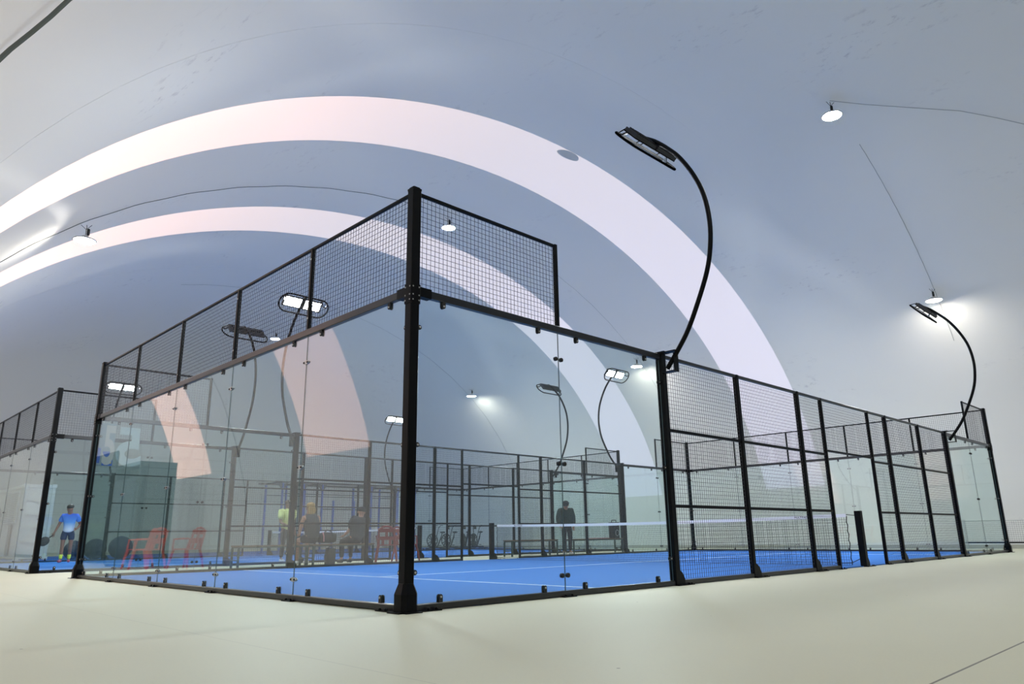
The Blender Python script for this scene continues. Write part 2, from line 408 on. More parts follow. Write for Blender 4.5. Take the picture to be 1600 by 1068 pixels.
def mesh_panel(axis, a0, a1, c, z0, z1, step=0.0525, w=0.0034):
    b = MB()
    def P(a, z, off=0): return (a, c+off, z) if axis == 0 else (c+off, a, z)
    n = max(1, round((a1-a0)/step)); m = max(1, round((z1-z0)/step))
    for i in range(n+1): b.wire(P(a0+(a1-a0)*i/n, z0), P(a0+(a1-a0)*i/n, z1), w)
    for j in range(m+1): b.wire(P(a0, z0+(z1-z0)*j/m, w*0.9), P(a1, z0+(z1-z0)*j/m, w*0.9), w)
    return b
def clip_mesh(kind):        # rubber glass clip hanging from / standing on a rail; local: glass in XZ plane
    b = MB()
    s = -1 if kind == 'top' else 1
    for sg in (-1, 1):
        pr = [(-0.021, 0), (0.021, 0)] + [(0.021*math.cos(a), s*(0.052+0.021*math.sin(a))) for a in [PI*i/8 for i in range(9)]]
        b.prism(pr, 1, sg*0.008, sg*0.019)
        b.lathe([(0.010, 0), (0.010, 0.006), (0.006, 0.008)], (0, sg*0.0185, s*0.050), 8, 1, axis=1) if sg > 0 else b.lathe([(0.006, -0.008), (0.010, -0.006), (0.010, 0)], (0, -0.0185, s*0.050), 8, 1, axis=1)
    return b.mesh('clip', ['rubber', 'bolt'])
def button_mesh():
    b = MB()
    b.lathe([(0.015, -0.020), (0.024, -0.014), (0.024, 0.014), (0.015, 0.020)], (0, 0, 0), 12, 0, axis=1)
    return b.mesh('joint_button', ['rubber'])
def plate_mesh():
    b = MB()
    for sg in (-1, 1):
        pr = [(0.062*math.cos(a), 0.022*math.sin(a)) for a in [2*PI*i/16 for i in range(16)]]
        b.prism(pr, 1, sg*0.006, sg*0.013)
        for dx in (-0.036, 0.036): b.lathe([(0.011, sg*0.012), (0.011, sg*0.018), (0.007, sg*0.022)], (dx, 0, 0), 10, 1, axis=1)
    return b.mesh('joint_plate', ['steel', 'rubber'])
def sideclip_mesh():        # round clip on a post side: local x points away from the post
    b = MB()
    for sg in (-1, 1):
        pr = [(0, -0.022), (0.035, -0.022)] + [(0.035+0.022*math.sin(a), -0.022*math.cos(a)) for a in [PI*i/8 for i in range(1, 8)]] + [(0.035, 0.022), (0, 0.022)]
        b.prism(pr, 1, sg*0.008, sg*0.018)
        b.lathe([(0.010, sg*0.0175), (0.010, sg*0.023), (0.005, sg*0.026)], (0.036, 0, 0), 8, 1, axis=1)
    return b.mesh('side_clip', ['rubber', 'bolt'])
CLIP_T, CLIP_B, BUTTON, PLATE, SCLIP = clip_mesh('top'), clip_mesh('bottom'), button_mesh(), plate_mesh(), sideclip_mesh()

def pane(root, axis, a0, a1, c, first, last, outward, plates):
    """one glass pane with its clips; axis 0: along X at y=c; axis 1: along Y at x=c"""
    z0, z1 = 0.05, ZR-0.035; gap = 0.003; A0 = a0 + (0.052 if first else gap); A1 = a1 - (0.052 if last else gap)
    b = MB(); t = 0.0045
    def P(a, o, z): return (a, c+o, z) if axis == 0 else (c+o, a, z)
    v = [P(a, o, z) for a in (A0, A1) for o in (-t, t) for z in (z0, z1)]
    b.add(v, [(0, 1, 5, 4), (2, 6, 7, 3)], 0); b.add(v, [(0, 2, 3, 1), (4, 5, 7, 6), (0, 4, 6, 2), (1, 3, 7, 5)], 1)
    g = b.build('glass_panel', ['glass', 'edge'], root, smooth=False)
    rz = 0 if axis == 0 else PI/2
    for f in (0.16, 0.84):
        a = A0+(A1-A0)*f
        link('rail_clip', CLIP_T, g, P(a, 0, ZR-0.030), (0, 0, rz)); link('rail_clip', CLIP_B, g, P(a, 0, 0.055), (0, 0, rz))
    for edge, s, isend in ((A0, 1, first), (A1, -1, last)):
        if isend:
            for z in (0.32, 1.42, 2.52): link('side_clip', SCLIP, g, P(edge-0.006*s, 0, z), (0, 0, rz + (0 if s > 0 else PI)))
    if not last:
        for z in (0.21, 1.36, 2.52):
            if plates: link('joint_plate', PLATE, g, P(a1, 0, z), (0, 0, rz))
            else:
                for d in (-0.045, 0.045): link('joint_button', BUTTON, g, P(a1+d, 0, z), (0, 0, rz))
    return g

def bracket_mesh(wide=False):
    b = MB(); w = 0.05
    pr = [(0.03, 0.0), (0.17, 0.0), (0.17, 0.075), (0.12, 0.15), (0.03, 0.20)]
    b.prism(pr, 1, -0.028, 0.028)
    b.box((0.13, 0, 0.006), (0.34, 0.16, 0.012))
    for dx in (0.22, 0.28):
        for dy in (-0.05, 0.05): b.lathe([(0.014, 0.012), (0.014, 0.022), (0.008, 0.026)], (dx, dy, 0), 8)
    return b.mesh('base_bracket', 'black')
BRACKET = bracket_mesh()
def base_plate_mesh():
    b = MB(); b.box((0, 0, 0.005), (0.18, 0.16, 0.010))
    for dx in (-0.05, 0.05): b.lathe([(0.012, 0.010), (0.012, 0.024), (0.007, 0.028)], (dx, -0.05, 0), 8)
    return b.mesh('floor_plate', ['black'])
FPLATE = base_plate_mesh()

def make_court(label):
    r = thing('padel_court', label, 'padel court', (0, 0, 0))
    # corner posts
    for ix, x in enumerate((0, CL)):
        for iy, y in enumerate((0, CW)):
            sx, sy = (-1 if ix == 0 else 1), (-1 if iy == 0 else 1)
            b = MB(); b.bar(2, 0, ZT+0.02, (x, y), (0.10, 0.10), 0.008)
            p = b.build('corner_post', 'black', r)
            c = MB(); c.bar(2, ZT+0.02, ZT+0.035, (x, y), (0.108, 0.108), 0.01); c.bar(2, ZT+0.035, ZT+0.05, (x, y), (0.085, 0.085), 0.01); c.build('post_cap', 'black', p)
            c = MB(); c.bar(2, ZR-0.13, ZR+0.06, (x, y), (0.114, 0.114), 0.008)
            c.box((x-sx*0.12, y, ZR), (0.16, 0.075, 0.095)); c.box((x, y-sy*0.12, ZR), (0.075, 0.16, 0.095))
            for dz in (-0.10, -0.05, 0.03):
                for d in (-0.035, 0.035):
                    c.box((x+sx*0.058, y+d, ZR+dz), (0.006, 0.012, 0.012), 1); c.box((x+d, y+sy*0.058, ZR+dz), (0.012, 0.006, 0.012), 1)
            c.build('corner_sleeve', ['black', 'bolt'], p)
            c = MB()
            c.bar(2, 0, 0.15, (x, y), (0.17, 0.17), 0.035)
            c.add([(x+u*q, y+v*q, zz) for zz, q in ((0.15, 0.085), (0.235, 0.056)) for u, v in ((-1, -.6), (-.6, -1), (.6, -1), (1, -.6), (1, .6), (.6, 1), (-.6, 1), (-1, .6))], [(k, (k+1) % 8, 8+(k+1) % 8, 8+k) for k in range(8)] + [tuple(range(8, 16))])
            c.box((x-sx*0.10, y, 0.005), (0.46, 0.17, 0.010)); c.box((x, y-sy*0.10, 0.005), (0.17, 0.46, 0.010))
            for d in (0.2, 0.29):
                for e in (-0.06, 0.06):
                    c.lathe([(0.014, .01), (0.014, .024), (0.008, .03)], (x-sx*d, y+e, 0), 8); c.lathe([(0.014, .01), (0.014, .024), (0.008, .03)], (x+e, y-sy*d, 0), 8)
            c.build('post_foot', 'black', p)
    # back walls: glass, rails, upper mesh
    for ix, x in enumerate((0, CL)):
        for k in range(5):
            pane(r, 1, BY[k], BY[k+1], x, k == 0, k == 4, -1, True)
            mesh_panel(1, BY[k]+(0.05 if k == 0 else 0.025), BY[k+1]-(0.05 if k == 4 else 0.025), x, ZR+0.045, ZT-0.01).build('mesh_panel', 'wire', r, smooth=False, fix=False)
            if k:
                u = MB().bar(2, ZR+0.03, ZT, (x, BY[k]), (0.045, 0.045), 0.005)
                u.box((x-(0.024 if ix == 0 else -0.024), BY[k], ZT-0.13), (0.006, 0.02, 0.02), 1); u.box((x-(0.024 if ix == 0 else -0.024), BY[k], ZR+0.17), (0.006, 0.02, 0.02), 1)
                u.build('mesh_upright', ['black', 'bolt'], r)
                link('floor_plate', FPLATE, r, (x, BY[k], 0), (0, 0, -PI/2 if ix == 0 else PI/2))
        MB().bar(1, 0.05, CW-0.05, (x, ZR), (0.06, 0.075)).build('glass_rail', 'rail', r)
        MB().bar(1, 0.05, CW-0.05, (x, 0.0325), (0.06, 0.055)).build('bottom_rail', 'rail', r)
        MB().bar(1, 0.05, CW-0.05, (x, ZT), (0.035, 0.035)).build('top_rail', 'black', r)
    # side walls
    for iy, y in enumerate((0, CW)):
        sy = -1 if iy == 0 else 1
        for a, b_, e0, e1 in ((0, 2.03, True, False), (2.03, 4.05, False, True), (15.95, 17.97, True, False), (17.97, CL, False, True)):
            pane(r, 0, a, b_, y, e0, e1, -1, False)
        for a0, a1, fixed in ((0.05, 2.03, 2.03), (17.97, CL-0.05, 17.97)):
            mesh_panel(0, a0+0.005, a1-0.005, y, ZR+0.045, ZT-0.01).build('mesh_panel', 'wire', r, smooth=False, fix=False)
            MB().bar(2, ZR+0.03, ZT+0.02, (fixed, y), (0.045, 0.045), 0.005).build('mesh_upright', 'black', r)
            MB().bar(0, a0, a1, (y, ZT), (0.035, 0.035)).build('top_rail', 'black', r)
            link('floor_plate', FPLATE, r, (fixed, y, 0), (0, 0, 0 if iy == 0 else PI))
        for a0, a1 in ((0.05, 4.0), (16.0, CL-0.05)):
            MB().bar(0, a0, a1, (y, ZR), (0.06, 0.075)).build('glass_rail', 'rail', r)
            MB().bar(0, a0, a1, (y, 0.0325), (0.06, 0.055)).build('bottom_rail', 'rail', r)
        for i, x in enumerate(MX):
            w = 0.10 if i in (0, 7) else 0.055 if i in (3, 4) else 0.07
            p = MB().bar(2, 0, ZR+0.04, (x, y), (w, w), 0.006).build('side_post', 'black', r)
            if i in (0, 1, 2, 5, 6, 7): link('base_bracket', BRACKET, p, (x, y, 0))
            else: link('floor_plate', FPLATE, p, (x, y, 0), (0, 0, 0 if iy == 0 else PI))
        for a0, a1 in zip(MX[:-1], MX[1:]):
            if a1-a0 > 2.05: continue
            mesh_panel(0, a0+0.035, a1-0.035, y, 0.07, ZR-0.03).build('mesh_panel', 'wire', r, smooth=False, fix=False)
            for z in (0.95, 1.91): MB().bar(0, a0+0.02, a1-0.02, (y, z), (0.035, 0.04)).build('cross_rail', 'black', r)
        for a0, a1 in ((MX[0], MX[3]), (MX[4], MX[7])):
            MB().bar(0, a0, a1, (y, 0.0325), (0.05, 0.055)).build('bottom_rail', 'rail', r)
            MB().bar(0, a0, a1, (y, ZR+0.02), (0.05, 0.045)).build('side_top_rail', 'rail', r)
        MB().bar(0, MX[3], MX[4], (y, ZR+0.02), (0.05, 0.045)).build('side_top_rail', 'rail', r)
        MB().bar(0, MX[3]+0.02, MX[4]-0.02, (y, 1.98), (0.035, 0.04)).build('cross_rail', 'black', r)
        mesh_panel(0, MX[3]+0.035, MX[4]-0.035, y, 2.02, ZR-0.03).build('mesh_panel', 'wire', r, smooth=False, fix=False)
    return r

def make_turf_carpet(label):
    r = MB().box((CL/2, CW/2, 0.006), (CL-0.04, CW-0.0, 0.012)).build('court_turf', 'turf', smooth=False); tag(r, label, 'artificial turf')
    def ln(x0, x1, y0, y1): MB().box(((x0+x1)/2, (y0+y1)/2, 0.0135), (x1-x0, y1-y0, 0.003)).build('court_line', 'line', r, smooth=False)
    for x in (3.05, 16.95): ln(x-0.025, x+0.025, 0.06, CW-0.06)
    ln(3.075, 16.925, CW/2-0.025, CW/2+0.025)
    return r

def text_mesh(body, size, depth, name, off=0.0):
    cu = bpy.data.curves.new(name, 'FONT'); cu.body = body; cu.size = size; cu.extrude = depth; cu.offset = off; cu.align_x = 'CENTER'; cu.align_y = 'CENTER'
    o = bpy.data.objects.new(name, cu); COL.objects.link(o)
    dg = bpy.context.evaluated_depsgraph_get(); me = bpy.data.meshes.new_from_object(o.evaluated_get(dg))
    bpy.data.objects.remove(o); bpy.data.curves.remove(cu); me.name = name
    return me

def make_net(label):
    r = thing('padel_net', label, 'net', (10, CW/2, 0))
    h = CW/2
    zt = lambda y: 0.86 + 0.05*(y/h)**2
    for s in (-1, 1):
        p = MB().bar(2, 0, 0.965, (0, s*(h-0.0)), (0.11, 0.11), 0.008).build('net_post', 'black', r)
        link('base_bracket', BRACKET, p, (0, s*h, 0))
    b = MB(); n = 210; e = h-0.22
    for i in range(n+1):
        y = -e+2*e*i/n; b.wire((0, y, 0.02), (0, y, zt(y)-0.02), 0.0035)
    for j in range(19):
        prev = None
        for i in range(13):
            y = -e+2*e*i/12; p = (0.002, y, 0.02+(zt(y)-0.06)*j/18)
            if prev: b.wire(prev, p, 0.0035)
            prev = p
    b.build('net_mesh', 'cord', r, smooth=False, fix=False)
    b = MB(); m = 24
    for i in range(m):
        y0, y1 = -e+2*e*i/m, -e+2*e*(i+1)/m
        v = [(x, y, zt(y)+dz) for y in (y0, y1) for x in (-0.006, 0.006) for dz in (-0.045, 0.015)]
        b.add(v, [(0, 1, 5, 4), (2, 6, 7, 3), (0, 4, 6, 2), (1, 3, 7, 5)] + ([(0, 2, 3, 1)] if i == 0 else []) + ([(4, 5, 7, 6)] if i == m-1 else []))
    tp = b.build('top_tape', 'white', r, smooth=False)
    for s in (-1, 1):
        c = MB(); pts = [(0, s*(e+0.012*math.sin(k*2.1)), 0.03+0.85*k/16) for k in range(17)]
        c.tube(pts, 0.008, 6).build('edge_rope', 'cord', r)
        MB().tube([(0, s*e, zt(e)), (0, s*(h-0.05), zt(e)-0.02)], 0.006, 6).build('net_cable', 'cord', r)
        MB().tube([(0, s*(e-0.3), 0.05), (0, s*(e), 0.06), (0, s*(h-0.05), 0.14)], 0.006, 6).build('tie_cord', 'cord', r)
    for y in (-3.85, 3.85):
        t = text_mesh('MULTIPADEL', 0.055, 0.001, 'tape_lettering'); t.materials.append(MT['ink'])
        link('tape_lettering', t, tp, (-0.0075, y, zt(y)-0.017), (PI/2, 0, -PI/2))
    return r

near = make_court('nearest glass and mesh padel court with black frame filling the middle of the scene')
far = copy_tree(near); far.location = (0, 13.01, 0)
relabel(far, 'second glass padel court with black frame, beyond the benches and running off at the left')
g = 'padel courts under the dome'; near['group'] = g; far['group'] = g
t1 = make_turf_carpet('blue artificial turf with white lines inside the nearest glass court')
t2 = copy_tree(t1); t2.location = (0, 13.01, 0); relabel(t2, 'blue artificial turf the player in blue stands on, beyond the benches')
n1 = make_net('white-taped net across the nearest glass court'); n2 = copy_tree(n1); n2.location = (10, 13.01+CW/2, 0)
relabel(n2, 'white-taped net across the far court, seen behind the benches')
for a, b_ in ((t1, 'court turf'), (t2, 'court turf'), (n1, 'court nets'), (n2, 'court nets')): a['group'] = b_

# court number and poster on the far side glass of the nearest court, read from the gap (mirrored from here)
def decal(parent, w, h, x, z, y, mat, flip, name):
    me = text_mesh('5', 1.0, 0.0015, name, 0.028)
    xs = [v.co.x for v in me.vertices]; ys_ = [v.co.y for v in me.vertices]; x0, x1, y0, y1 = min(xs), max(xs), min(ys_), max(ys_)
    for v in me.vertices:
        u = (v.co.x-x0)/(x1-x0); u = 1-u if flip else u
        v.co = (x+w*u, y+v.co.z, z+h*(v.co.y-y0)/(y1-y0))
    bm = bmesh.new(); bm.from_mesh(me); bmesh.ops.remove_doubles(bm, verts=bm.verts, dist=1e-5); bmesh.ops.recalc_face_normals(bm, faces=bm.faces); bm.to_mesh(me); bm.free()
    me.materials.clear(); me.materials.append(MT[mat])
    return link(name, me, parent)
d5 = decal(near, 0.45, 0.74, 0.37, 1.99, CW+0.007, 'decal', True, 'number_decal')
d5['label'] = 'white number 5 decal seen reversed'
ps = MB().box((0.195, CW+0.008, 2.38), (0.27, 0.003, 0.80)).build('wall_poster', 'poster_pale', near, smooth=False); ps['label'] = 'pale poster with blue and yellow blocks'
MB().box((0.085, CW+0.0045, 2.17), (0.05, 0.003, 0.28)).build('poster_block', 'poster_blue', ps, smooth=False)
MB().box((0.24, CW+0.0045, 2.12), (0.18, 0.003, 0.26)).build('poster_block', 'poster_blue', ps, smooth=False)
MB().box((0.27, CW+0.002, 2.06), (0.08, 0.002, 0.06)).build('poster_block', 'poster_yellow', ps, smooth=False)
decal(ps, 0.20, 0.74, 0.14, 2.00, CW-0.001, 'decal_beige', False, 'number_decal')

# ------------------------------------------------------------------ floodlight masts
def make_mast(label):
    """stands on a side post at local (0,0); leans out towards -Y, lamp head turned back towards +Y"""
    r = thing('floodlight_mast', label, 'floodlight', (4.05, 0, ZR), 0, 'floodlight masts on the court posts')
    z = -ZR
    b = MB(); b.box((0, -0.02, ZR+0.055+z), (0.13, 0.16, 0.02)); b.box((0, -0.17, ZR+0.05+z), (0.10, 0.18, 0.012)); b.box((0.0, -0.235, 2.76+z), (0.10, 0.012, 0.24)); b.box((0, -0.14, 2.65+z), (0.10, 0.19, 0.012))
    b.build('mounting_bracket', 'black', r)
    key = [(-0.10, 2.70), (-0.29, 2.93), (-0.45, 3.15), (-0.62, 3.47), (-0.79, 3.85), (-0.87, 4.17), (-0.895, 4.52), (-0.845, 4.91), (-0.72, 5.25), (-0.54, 5.57), (-0.37, 5.78), (-0.16, 5.99), (0.02, 6.12)]
    pts = []
    for i in range(len(key)-1):           # Catmull-Rom
        p0 = key[max(0, i-1)]; p1 = key[i]; p2 = key[i+1]; p3 = key[min(len(key)-1, i+2)]
        for k in range(4):
            t = k/4
            pts.append(tuple([0] + [0.5*((2*p1[j]) + (-p0[j]+p2[j])*t + (2*p0[j]-5*p1[j]+4*p2[j]-p3[j])*t*t + (-p0[j]+3*p1[j]-3*p2[j]+p3[j])*t**3) + (z if j else 0) for j in (0, 1)]))
    pts.append((0, key[-1][0], key[-1][1]+z))
    MB().tube(pts, 0.031, 12).build('curved_pole', 'black', r)
    t = math.radians(50); vdir = Vector((0, math.cos(t), math.sin(t))); nd = Vector((0, math.sin(t), -math.cos(t)))   # along the head's depth, and the way the lens looks
    cen = Vector((0.03, -0.10, 6.02+z))
    HL, HW = 0.62, 0.23; ring = []
    for i in range(40):
        a = 2*PI*i/40; sx = HL-HW
        x = (sx if math.cos(a) > 0 else -sx) + HW*math.cos(a); w = HW*math.sin(a)
        ring.append(cen + nd*0.155 + Vector((x, 0, 0)) + vdir*w)
    MB().tube(ring, 0.019, 8, closed=True).build('guard_ring', 'matte', r)
    b = MB()
    cp = [cen + nd*0.155 + Vector((-0.55, 0, 0)) + vdir*0.12] + [cen + nd*(0.0775+0.0775*math.cos(a)) + Vector((-0.42-0.13*math.cos(a)*0.6-0.05, 0, 0)) + vdir*0.06 for a in [PI*k/8 for k in range(1, 8)]]
    cp += [cen + Vector((-0.38, 0, 0)), cen + Vector((0.38, 0, 0))] + [Vector((2*cen.x - p.x, p.y, p.z)) for p in cp[::-1]]
    b.tube(cp, 0.019, 8); b.build('carrier_pipe', 'black', r)
    R = Matrix((Vector((1, 0, 0)), vdir, -nd)).transposed()
    for sx in (-1, 1):
        c = cen + Vector((sx*0.25, 0, 0)) + nd*0.035
        h = MB().box(c, (0.46, 0.26, 0.05), R=R)
        for k in range(7): h.box(c - nd*0.032 + Vector(((k-3)*0.06, 0, 0)), (0.012, 0.22, 0.03), R=R)
        hd = h.build('lamp_head', 'grey_black', r, smooth=False)
        MB().box(c + nd*0.0255, (0.40, 0.21, 0.003), R=R).build('lens', 'flood', hd, smooth=False)
        bz = MB()
        for du, dv, su, sv in ((0, .120, .46, .02), (0, -.120, .46, .02), (.215, 0, .03, .26), (-.215, 0, .03, .26)): bz.box(c + nd*0.033 + Vector((du, 0, 0)) + vdir*dv, (su, sv, 0.016), R=R)
        bz.build('bezel', 'matte', hd, smooth=False)
        for w in (-0.12, 0.12):
            q = cen + Vector((sx*0.25+w*1.7, 0, 0))
            MB().tube([q + nd*0.155 + vdir*HW*0.98, q + nd*0.02 + vdir*0.13], 0.009, 6).build('lamp_strut', 'matte', hd)
    cb = [cen + Vector((0.06, 0, 0)) + nd*0.02, cen + Vector((0.12, 0, 0)) + nd*0.02 - vdir*0.05, cen + Vector((0.18, 0, 0)) + nd*0.08 - vdir*0.02]
    MB().tube(cb, 0.005, 6).build('supply_cable', 'rubber', r)
    return r
m0 = make_mast('curved black floodlight pole on the near corner of the side mesh, largest in view')
for loc, rz, lab in (((15.95, 0, ZR), 0, 'curved black floodlight pole above the far end of the right-hand mesh wall'),
                     ((4.05, CW, ZR), PI, 'lit floodlight pole bending left behind the upper mesh, brightest lamps in view'),
                     ((15.95, CW, ZR), PI, 'lit floodlight pole bending left inside the bright strip right of centre'),
                     ((4.05, 13.01, ZR), 0, 'dark-headed floodlight pole seen from behind left of the brightest lamps'),
                     ((15.95, 13.01, ZR), 0, 'dark-headed thin floodlight pole bending right behind the side glass joint'),
                     ((4.05, 13.01+CW, ZR), PI, 'lit floodlight above the white number 5, by the left post'),
                     ((15.95, 13.01+CW, ZR), PI, 'small lit floodlight pole just left of the near corner post')):
    c = copy_tree(m0); c.location = loc; c.rotation_euler = (0, 0, rz); c['label'] = lab

# ------------------------------------------------------------------ hanging lamps and their cables
def make_bay(label):
    r = thing('hanging_lamp', label, 'ceiling lamp', (0, 0, 0), 0, 'round lamps hung under the dome')
    MB().tube([(0, 0, 0), (0.01, 0, -0.06), (0, 0, -0.12), (0.005, 0, -0.28)], 0.007, 6).build('suspension_cord', 'rubber', r)
    MB().lathe([(0.02, -0.24), (0.032, -0.22), (0.032, -0.10), (0.018, -0.08)], (0.05, 0, 0), 10).build('driver', 'rubber', r)
    MB().tube([(-0.10, 0.05, -0.01), (0, 0, -0.11), (0.09, -0.06, 0.0)], 0.006, 6).build('hook', 'rubber', r)
    MB().lathe([(0.05, -0.26), (0.09, -0.29), (0.13, -0.33), (0.235, -0.36), (0.245, -0.38), (0.225, -0.385)], (0, 0, 0), 28).build('housing', 'lamp_shell', r)
    MB().lathe([(0.222, -0.382), (0.20, -0.392), (0.14, -0.398), (0.05, -0.40)], (0, 0, 0), 28).build('diffuser', 'bay', r)
    return r
def under(x, y, off=0.10):
    th = math.acos(max(-1, min(1, (x-XC)/AX))); return tuple(dome_in(th, y, off))
b0 = make_bay('round hanging lamp at upper right, brightest of the hanging lamps')
b0.location = under(12.66, 0.38)
for (x, y, lab) in ((20.26, 0.80, 'round hanging lamp low on the right, just above the farther curved pole'),
                    (-0.21, 12.14, 'round hanging lamp at upper left in front of the lower bright arch'),
                    (10.23, 12.04, 'round hanging lamp seen through the upper mesh right of the corner post'),
                    (20.37, 12.06, 'hanging lamp seen through the glass beside the right clip, close to the wall'),
                    (20.11, 22.15, 'small hanging lamp seen through the middle of the side glass'),
                    (12.3, 28.3, 'small hanging lamp just below the brightest floodlight head at left'),
                    (1.0, -5.5, 'unseen round hanging lamp added to light the walkway beside the viewpoint'),  # this lamp and the next two are added out of view as fill
                    (-0.3, 23.8, 'unseen round hanging lamp added to light the dome beyond the far court'),
                    (-0.2, 33.5, 'unseen round hanging lamp added to light the far end of the dome')):
    c = copy_tree(b0); c.location = under(x, y); c['label'] = lab
def cable(label, y0, slope, t0, t1, r=0.011, mat='cable'):
    pts = []
    for i in range(70):
        th = t0+(t1-t0)*i/69; x = XC+AX*math.cos(th); pts.append(dome_in(th, y0+slope*x, 0.04 + 0.008*math.sin(i*1.3)))
    tag(MB().tube(pts, r, 6).build('power_cable', mat), label, 'cable', 'lamp cables along the dome')
cable('thick dark cable crossing the upper left corner of the view', -0.25, 0.05, PI*0.97, PI*0.60, 0.016)
cable('pale cable reaching the low right hanging lamp from above', -0.25, 0.05, PI*0.40, PI*0.20, 0.008, 'cable_pale')
cable('thin dark cable strung between the two bright arches past the left hanging lamp', 12.05, 0.0, PI*0.97, PI*0.52, 0.009)
cable('pale thin cable down to the hanging lamp by the small glass clip at right', 12.05, 0.0, PI*0.45, PI*0.08, 0.006, 'cable_pale')
cable('pale thin cable down to the small hanging lamp in the middle of the side glass', 23.4, -0.03, PI*0.60, PI*0.08, 0.006, 'cable_pale')
q = [Vector(under(x, y, 0.06)) for x, y in ((12.66, .38), (13.3, -.2), (14.0, -.95), (14.76, -1.83), (15.4, -2.4), (16.2, -3.1), (17.0, -3.7))]
tag(MB().tube(q, 0.009, 6).build('power_cable', 'cable_pale'), 'pale cable trailing right from the brightest hanging lamp', 'cable', 'lamp cables along the dome')

# ------------------------------------------------------------------ furniture in the gap between the courts
def bench_mesh_parts(r, L):
    s = MB()
    for k in range(3): s.bar(0, -L/2, L/2, (-0.13+0.13*k, 0.475), (0.118, 0.03), 0.004)
    s.build('seat', 'wood', r)
    f = MB()
    for y in (-0.17, 0.17): f.bar(0, -L/2+0.02, L/2-0.02, (y, 0.445), (0.035, 0.03), 0.003)
    f.build('seat_frame', 'green_metal', r)
    for x in (-L/2+0.03, L/2-0.03):
        for y in (-0.17, 0.17): MB().bar(2, 0, 0.43, (x, y), (0.045, 0.045), 0.004).build('leg', 'green_metal', r)
        MB().bar(1, -0.15, 0.15, (x, 0.17), (0.03, 0.03), 0.003).build('end_stretcher', 'green_metal', r)
def bench(x0, x1, y, label):
    r = thing('bench', label, 'bench', ((x0+x1)/2, y, 0), 0, 'benches between the two courts'); bench_mesh_parts(r, x1-x0); return r
bench(3.45, 5.2, 11.2, 'wooden bench with green legs left of the woman, left end by the leaning post')
bench(5.3, 7.05, 11.2, 'wooden bench under the black bag')
bench(12.15, 14.25, 11.4, 'wooden bench left of the man in the dark jacket')
bench(15.0, 17.7, 11.4, 'wooden bench carrying the black speaker')

def chair_parts(r, mat):
    s = MB()
    s.prism([(-0.22, -0.20), (0.22, -0.20), (0.24, 0.2), (-0.24, 0.2)], 2, 0.42, 0.445); s.build('seat', mat, r)
    # backrest with two oval openings
    bk = MB()
    def by(z): return 0.19+0.10*(z-0.44)/0.42
    for x0, x1, z0, z1 in ((-0.22, -0.17, .44, .80), (0.17, 0.22, .44, .80), (-0.22, 0.22, .75, .85), (-0.03, 0.03, .62, .78), (-0.19, 0.19, .56, .65), (-0.12, -0.06, .44, .58), (0.06, 0.12, .44, .58)):
        v = [(x, by(z)+d, z) for x in (x0, x1) for d in (0, 0.022) for z in (z0, z1)]
        bk.add(v, [(0, 1, 3, 2), (4, 6, 7, 5), (0, 4, 5, 1), (2, 3, 7, 6), (0, 2, 6, 4), (1, 5, 7, 3)])
    bk.tube([(-0.20, by(.82)+.01, .82), (-0.1, by(.88)+.01, .88), (0, by(.90)+.01, .90), (0.1, by(.88)+.01, .88), (0.20, by(.82)+.01, .82)], 0.025, 8)
    bk.build('backrest', mat, r)
    for sx in (-1, 1):
        for sy in (-1, 1):
            MB().tube([(sx*0.21, sy*0.18, 0.43), (sx*0.25, sy*0.23, 0.2), (sx*0.27, sy*0.26, 0.0)], [0.03, 0.026, 0.02], 8).build('leg', mat, r)
        MB().tube([(sx*0.22, 0.21, 0.66), (sx*0.27, 0.05, 0.66), (sx*0.27, -0.15, 0.65), (sx*0.24, -0.19, 0.44)], 0.02, 8).build('armrest', mat, r)
def plastic_chair(x, y, rz, label, mat='red_plastic'):
    r = thing('plastic_chair', label, 'chair', (x, y, 0), rz, 'red plastic chairs'); chair_parts(r, mat); return r
plastic_chair(7.45, 11.05, 2.5, 'dark red plastic chair at the right end of the bag bench', 'dark_red')
plastic_chair(8.25, 11.3, 0.3, 'dark red plastic chair partly behind the near corner post', 'dark_red')
plastic_chair(-2.15, 12.75, 2.7, 'red plastic chair mirrored largest in the left glass')
plastic_chair(-2.25, 13.7, 2.2, 'red plastic chair mirrored just behind the largest one in the left glass')
plastic_chair(-2.75, 12.1, 2.6, 'red plastic chair mirrored farther right in the left glass')

# dark entrance lock on the west side, seen in the glass only as a mirror image
r = thing('entrance_lock', 'dark entrance lock against the dome wall, mirrored behind the red chairs', 'entrance', (-2.75, 15.4, 0))
b = MB(); b.box((0, 0.9, 1.25), (0.9, 0.08, 2.5)); b.box((0, -0.9, 1.25), (0.9, 0.08, 2.5)); b.box((0, 0, 2.54), (0.9, 1.9, 0.08)); b.box((0.1, 0, 1.25), (0.05, 1.76, 2.46)); b.build('shell', 'door_dark', r, smooth=False)
d = MB(); d.box((0.46, -0.42, 1.1), (0.05, 0.80, 2.16)); d.build('door_leaf', 'door_dark', r, smooth=False)
d = MB(); d.box((0.46, 0.42, 1.1), (0.05, 0.80, 2.16)); d.build('door_leaf', 'door_dark', r, smooth=False)
MB().tube([(0.485, -0.06, 0.95), (0.52, -0.06, 0.95), (0.52, -0.06, 1.25), (0.485, -0.06, 1.25)], 0.012, 8).build('door_handle', 'steel', r)

